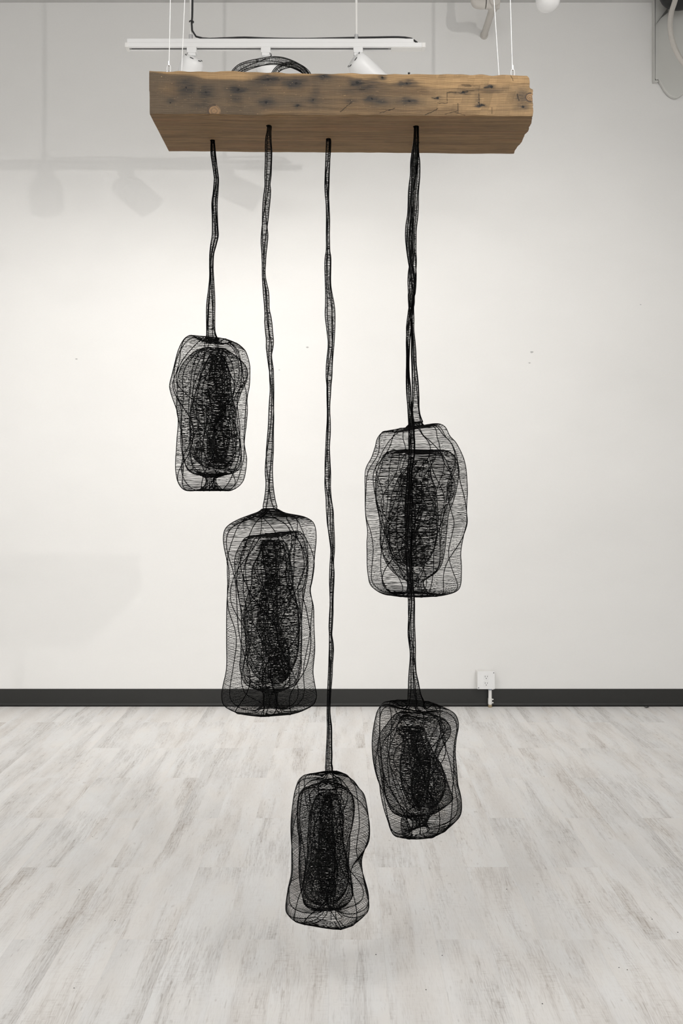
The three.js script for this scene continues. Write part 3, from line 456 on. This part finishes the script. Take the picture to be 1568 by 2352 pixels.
{
  const d = 3.586, sc = F / d, X = u => (u - U0) / sc, Y = v => CAMH + (VH - v) / sc, yR = Y(111);
  const t = thing('lighting_track', 'white double-rail lighting track carrying three spotlights before the gallery wall', 'track');
  const xa = X(289), xb = X(976), xc = (xa + xb) / 2;
  mesh('lower_rail', rail(xb - xa - 0.02).translate(xc, yR + 0.0065, -d), M.white, t); mesh('conductor_strip', box(xb - xa - 0.19, 0.0125, 0.0116, xc - 0.07, yR + 0.0051, -d), M.black, t);
  for (const x of [xa + 0.008, xb - 0.008]) mesh('end_cap', box(0.016, 0.0215, 0.039, x, yR + 0.006, -d, 0.002), M.offwhite, t);
  mesh('feed_box', box(0.138, 0.0022, 0.034, xb - 0.085, yR - 0.0045, -d), M.offwhite, t);
  mesh('upper_rail', box(X(949) - X(293), 0.0185, 0.03, (X(949) + X(293)) / 2, yR + 0.0285, -d - 0.003, 0.0015), M.white, t);
  for (const u of [438, 818]) { const x = X(u), r = mesh('suspension_rod', cylBetween(V3(x, yR + 0.035, -d), V3(x, CEIL, -d), 0.0055, 10), M.offwhite, t); mesh('rod_clamp', cylBetween(V3(x, yR + 0.033, -d), V3(x, yR + 0.06, -d), 0.009, 12), M.steel, r); }
  const cab = (pts, r) => new THREE.TubeGeometry(new THREE.CatmullRomCurve3(pts), 60, r, 8);
  const c1 = mesh('power_cable', cab([V3(X(442), CEIL, -d + .004), V3(X(442), Y(40), -d + .006), V3(X(441), Y(58), -d + .008), V3(X(443), Y(76), -d + .006), V3(X(452), Y(86), -d + .004), V3(X(470), Y(88.5), -d), V3(X(520), Y(87.5), -d), V3(X(560), Y(86), -d), V3(X(610), Y(88), -d), V3(X(700), Y(89), -d), V3(X(850), Y(86), -d), V3(X(930), Y(86), -d), V3(X(948), Y(90), -d), V3(X(958), Y(98), -d)], 0.0042), M.black, t); c1.userData.label = 'black power cable';
  mesh('cable_tie', new THREE.TorusGeometry(0.009, 0.0025, 8, 16).rotateX(Math.PI / 2).translate(X(440), Y(51), -d + 0.003), M.black, t);
  const g = 'spotlights on the wall-side track', ay = yR + 0.003;
  spotHead('white spotlight with slotted back under the rod with the black cable', X(441), ay, -d, V3(-0.36, -0.74, -0.46), WASH[0], 0.95, g);
  spotHead('white spotlight behind the arched wire slack on the beam', X(610.5), ay, -d, V3(0.3, -0.72, -0.6), WASH[1], 0.95, g);
  spotHead('white spotlight tilted sideways under the second rod', X(822), ay, -d, V3(0.78, -0.5, -0.42), WASH[2], 0.95, g);
}
{ // unseen wall-washing heads added above the frame; tracks stop short to limit shadows
  const ty = 3.17, tz = -2.5, xs = [-2.7, -1.8, -0.95, -0.3, 1.98];
  for (const [x0, x1, label] of [[-2.95, -0.2, 'added long white lighting track above the beam carrying four wall-washing spotlights'], [1.88, 2.75, 'added short white lighting track near the ventilation panel carrying one wall-washing spotlight']]) {
    const t = thing('lighting_track', label, 'track'); mesh('rail', rail(x1 - x0).translate((x0 + x1) / 2, ty, tz), M.white, t);
    for (const x of [x0 + 0.25, x1 - 0.2]) mesh('suspension_rod', cylBetween(V3(x, ty + 0.01, tz), V3(x, CEIL, tz), 0.0055, 10), M.offwhite, t);
  }
  xs.forEach((x, i) => spotHead('added wall-washing spotlight, ' + (i < 4 ? ['first', 'second', 'third', 'fourth'][i] + ' from the far end of the long track' : 'alone on the short track'), x, ty - 0.012, tz, V3(i < 4 ? 0.12 : -0.3, -0.72, -1), ADDED_ROW[i], 0.86, 'added wall-washing spotlights'));
  // an upturned head on a ceiling rod: only its rounded underside reaches into the picture
  const p = P(1258, 24, 3.586), o = thing('spotlight_head', 'white rounded spotlight whose domed end peeks down beside the beam cable', 'spotlight'); o.position.set(p.x, p.y, p.z);
  const R = 0.054; mesh('shell', new THREE.LatheGeometry([[0, 0], [0.4, 0.003], [0.72, 0.0115], [0.92, 0.026], [1, 0.046], [0.99, 0.18], [0.9, 0.183], [0, 0.17]].map(([r, y]) => new THREE.Vector2(r * R, y)), 36), M.white, o);
  mesh('suspension_rod', cylBetween(V3(0, 0.17, 0), V3(0, CEIL - p.y, 0), 0.0065, 12), M.offwhite, o); mesh('ceiling_rose', cylBetween(V3(0, CEIL - p.y - 0.025, 0), V3(0, CEIL - p.y, 0), 0.04, 24), M.white, o);
}
{ // unseen ceiling panels, added as soft overhead light for the floor
  const lab = ['over the sculpture on the open side', 'over the sculpture on the ventilation side', 'by the window on the open side', 'by the window on the ventilation side'];
  FILL_PANELS.forEach(([x, z], i) => { const o = thing('added_ceiling_panel', 'added white rectangular ceiling panel as fill light ' + lab[i], 'ceiling light', 'added ceiling panel lights'); mesh('frame', box(0.64, 0.03, 1.24, x, CEIL - 0.015, z, 0.004), M.white, o); mesh('diffuser', box(0.58, 0.006, 1.18, x, CEIL - 0.034, z), M.diffuser, o); });
}
{ // track beside the beam, outside the frame: its two heads throw the soft track and beam shadows on the wall
  const t = thing('lighting_track', 'white lighting track off to the side carrying two lit spotlights', 'track');
  mesh('rail', rail(2.4).rotateY(Math.PI / 2).translate(1.85, 3.56, -0.6), M.white, t); for (const z of [-1.5, 0.3]) mesh('suspension_rod', cylBetween(V3(1.85, 3.57, z), V3(1.85, CEIL, z), 0.0055, 10), M.offwhite, t);
  const g = 'spotlights on the side track';
  const D1 = V3(-2.6, -1.0, -3.8), D2 = V3(-3.7, -2.85, -4.71);
  spotHead('lit white spotlight at the wall end of the side track', 1.85, 3.545, -0.85, D1, SIDE[0], 0.8, g); spotHead('lit white spotlight in the middle of the side track', 1.85, 3.545, -0.05, D2, SIDE[1], 0.46, g);
}

// ------------------------------------------------------------------ outlet box on the wall
{
  const o = thing('outlet_box', 'white surface-mounted double power outlet box above the black baseboard', 'outlet');
  const d = 4.71, c = P(1116, 1562.5, d), zf = -d, w = 0.1016;
  mesh('box_body', box(w, w, 0.05, c.x - 0.001, c.y + 0.001, WALLZ + 0.025, 0.004), M.offwhite, o);
  mesh('cover_plate', box(w + 0.001, w + 0.003, 0.003, c.x, c.y, zf, 0.0012), M.white, o);
  for (const [sx, sy, m] of [[-1, 1, M.white], [1, 1, M.black], [-1, -1, M.black], [1, -1, M.white]]) mesh('screw', new THREE.CylinderGeometry(0.0026, 0.0026, 0.003, 12).rotateX(Math.PI / 2).translate(c.x + sx * 0.0445, c.y + sy * 0.0445, zf + 0.0018), m, o);
  for (const sy of [1, -1]) {
    const y = c.y + sy * 0.0195, s = new THREE.Shape(); s.absarc(0, 0, 0.0172, 0.62, Math.PI - 0.62); s.absarc(0, 0, 0.0172, Math.PI + 0.62, 2 * Math.PI - 0.62);
    const r = mesh('receptacle', new THREE.ExtrudeGeometry(s, { depth: 0.003, bevelEnabled: true, bevelSize: 0.0006, bevelThickness: 0.0006, bevelSegments: 2 }).translate(c.x, y, zf + 0.001), M.white, o);
    for (const sx of [-1, 1]) mesh('slot', box(0.0024, sx < 0 ? 0.0085 : 0.007, 0.001, c.x + sx * 0.0064, y + 0.004, zf + 0.0047), M.black, r);
    mesh('ground_hole', new THREE.CylinderGeometry(0.0026, 0.0026, 0.001, 12).rotateX(Math.PI / 2).translate(c.x, y - 0.0075, zf + 0.0047), M.black, r);
  }
  const x = P(1125, 0, 4.735).x, z = -4.735, yB = c.y - 0.051;
  mesh('connector', cylBetween(V3(x, yB - 0.012, z), V3(x, yB + 0.004, z), 0.0115, 16), std([0.33, 0.36, 0.42], 0.45), o);
  mesh('conduit', cylBetween(V3(x, 0.0, z), V3(x, yB - 0.006, z), 0.0102, 16), M.offwhite, o);
  mesh('coupling', cylBetween(V3(x, 0.02, z), V3(x, 0.052, z), 0.0122, 16), M.offwhite, o); for (const y of [0.026, 0.046, yB - 0.008]) mesh('set_screw', cylBetween(V3(x + 0.008, y, z), V3(x + 0.02, y, z), 0.0035, 10), M.offwhite, o);
  const s = mesh('floor_fitting', cylBetween(V3(x, 0, z), V3(x, 0.016, z), 0.0112, 14), M.brass, o); s.userData.label = 'dull brass fitting at the floor';
}
// dust tuft by the wall
{
  const o = P(1484, 1612, 4.72), a = accum();
  for (let k = 0; k < 26; k++) { const pts = [], c = V3(o.x + rr(-0.012, 0.012), rr(0.003, 0.012), o.z + rr(0, 0.012)), t = rr(0, 6.28); for (let i = 0; i < 6; i++) pts.push(V3(c.x + Math.cos(t + i * 0.7) * 0.005, c.y + Math.sin(i + t) * 0.002, c.z + Math.sin(t + i * 0.7) * 0.004)); tube(a, pts, 0.0006, 3); }
  const m = mesh('lint_tuft', geoOf(a), M.dust, scene, 'stuff'); m.userData = { label: 'small pale tuft of lint at the foot of the baseboard', category: 'lint', kind: 'stuff' };
}
// grit specks on the floor
{
  const S = [[863, 2193], [1421, 2223], [1440, 2228], [1015, 2195], [978, 2274], [1497, 2112], [1556, 2142], [1163, 2043], [182, 2044], [264, 2115], [170, 2270], [1245, 2306], [1353, 2072], [212, 1922]];
  const g = new THREE.IcosahedronGeometry(0.0018, 0); 
  for (const [u, v] of S) { const dd = F * CAMH / (v - VH), p = P(u, v, dd), m = mesh(numbered('grit_speck'), g, M.black, scene); m.position.set(p.x, 0.0008, p.z); m.scale.set(1, 0.6, 0.8); m.rotation.y = rr(0, 3); m.userData = { label: 'tiny black grit speck on the plank floor', category: 'grit', group: 'grit on the floor' }; }
}

// ------------------------------------------------------------------ pipework and ventilation panel high on the wall
{
  const o = thing('sprinkler_pipe', 'grey painted pipe elbow and stub entering the wall near the ceiling', 'pipe');
  const W = -WALLZ, e = P(1111, 82, W), X = P(1124, 26, 4.47).x, y = e.y, zf = -4.47, r = 0.0195;
  mesh('wall_stub', cylBetween(V3(e.x, y, WALLZ), V3(e.x, y, zf), r, 20), M.pipe, o);
  mesh('tee', mergeGeometries([cylBetween(V3(e.x, y, zf - 0.02), V3(e.x, y, zf + 0.055), 0.028, 20), cylBetween(V3(e.x - 0.045, y, zf + 0.02), V3(e.x + 0.03, y, zf + 0.02), 0.027, 20)].map(g => g.toNonIndexed())), M.pipe, o);
  const xe = e.x - 0.105, ze = zf + 0.02;
  mesh('elbow', new THREE.TubeGeometry(new THREE.CatmullRomCurve3([V3(e.x - 0.05, y, ze), V3(xe + 0.03, y, ze), V3(xe + 0.006, y + 0.007, ze), V3(xe, y + 0.035, ze), V3(xe, y + 0.07, ze)]), 24, 0.027, 18), M.pipe, o);
  mesh('riser', cylBetween(V3(xe, y + 0.03, ze), V3(xe, CEIL, ze), 0.02, 20), M.pipe, o);
  mesh('wall_flange', cylBetween(V3(e.x, y, WALLZ), V3(e.x, y, WALLZ + 0.012), r + 0.004, 20), M.pipe, o);
}
{
  const o = thing('ventilation_panel', 'grey painted ventilation panel with rounded bottom high on the wall', 'vent');
  const dp = 4.738, V2 = (u, v) => { const p = P(u, v, dp); return new THREE.Vector2(p.x, p.y); };
  const s = new THREE.Shape([V2(1506, -4), V2(1505.5, 180), V2(1508, 182)]);
  s.splineThru([V2(1512, 181), V2(1519, 192), V2(1526, 204), V2(1536, 216), V2(1549, 223), V2(1561, 220), V2(1575, 208), V2(1592, 180), V2(1604, 140)]); s.lineTo(V2(1610, -5).x, V2(1610, -5).y);
  mesh('panel', new THREE.ExtrudeGeometry(s, { depth: 0.012, bevelEnabled: true, bevelSize: 0.003, bevelThickness: 0.004, bevelSegments: 3, curveSegments: 24 }).translate(0, 0, -dp - 0.016), M.panel, o);
  const a = P(1501, 187, 4.735), b = P(1503.4, 0, 4.735);
  mesh('edge_trim', box(0.007, CEIL - a.y, 0.03, (a.x + b.x) / 2, (CEIL + a.y) / 2, WALLZ + 0.015, 0.002), M.panel, o);
  mesh('trim_foot', box(0.028, 0.008, 0.026, a.x + 0.014, a.y + 0.004, WALLZ + 0.014, 0.003), M.panel, o);
  const w = new THREE.Shape([V2(1503.5, 59), V2(1514, 44), V2(1533, 18), V2(1532, 30), V2(1517, 42)]);
  mesh('painted_gap', new THREE.ExtrudeGeometry(w, { depth: 0.008, bevelEnabled: false }).translate(0, 0, -dp + 0.001), std([0.16, 0.16, 0.15], 0.6), o);  // dark wedge painted in place of the shaded gap between overlapping panels
  const c = P(1556, -14, 4.6); mesh('fan_housing', new THREE.SphereGeometry(0.115, 32, 20).scale(1, 0.8, 0.7).translate(c.x + 0.01, c.y + 0.005, c.z), M.black, o);
}
{ // flexible conduit: corrugated
  const pts = [[1556, -22], [1549, 4], [1541, 30], [1538.5, 52], [1540, 76], [1547, 104], [1559, 130], [1575, 150], [1592, 160]].map(([u, v]) => P(u, v, 4.52));
  const c = new THREE.CatmullRomCurve3(pts), n = 420, g = new THREE.TubeGeometry(c, n, 0.014, 14), p = g.attributes.position, nn = g.attributes.normal;
  for (let i = 0; i <= n; i++) for (let k = 0; k <= 14; k++) { const q = i * 15 + k, e = 0.0007 * Math.sin(i * 1.57); p.setXYZ(q, p.getX(q) + nn.getX(q) * e, p.getY(q) + nn.getY(q) * e, p.getZ(q) + nn.getZ(q) * e); }
  g.computeVertexNormals();
  const o = mesh('flexible_conduit', g, M.pipe, scene); o.userData = { label: 'corrugated grey conduit curving in front of the ventilation panel', category: 'conduit' };
}
shade(scene);
renderer.render(scene, camera);
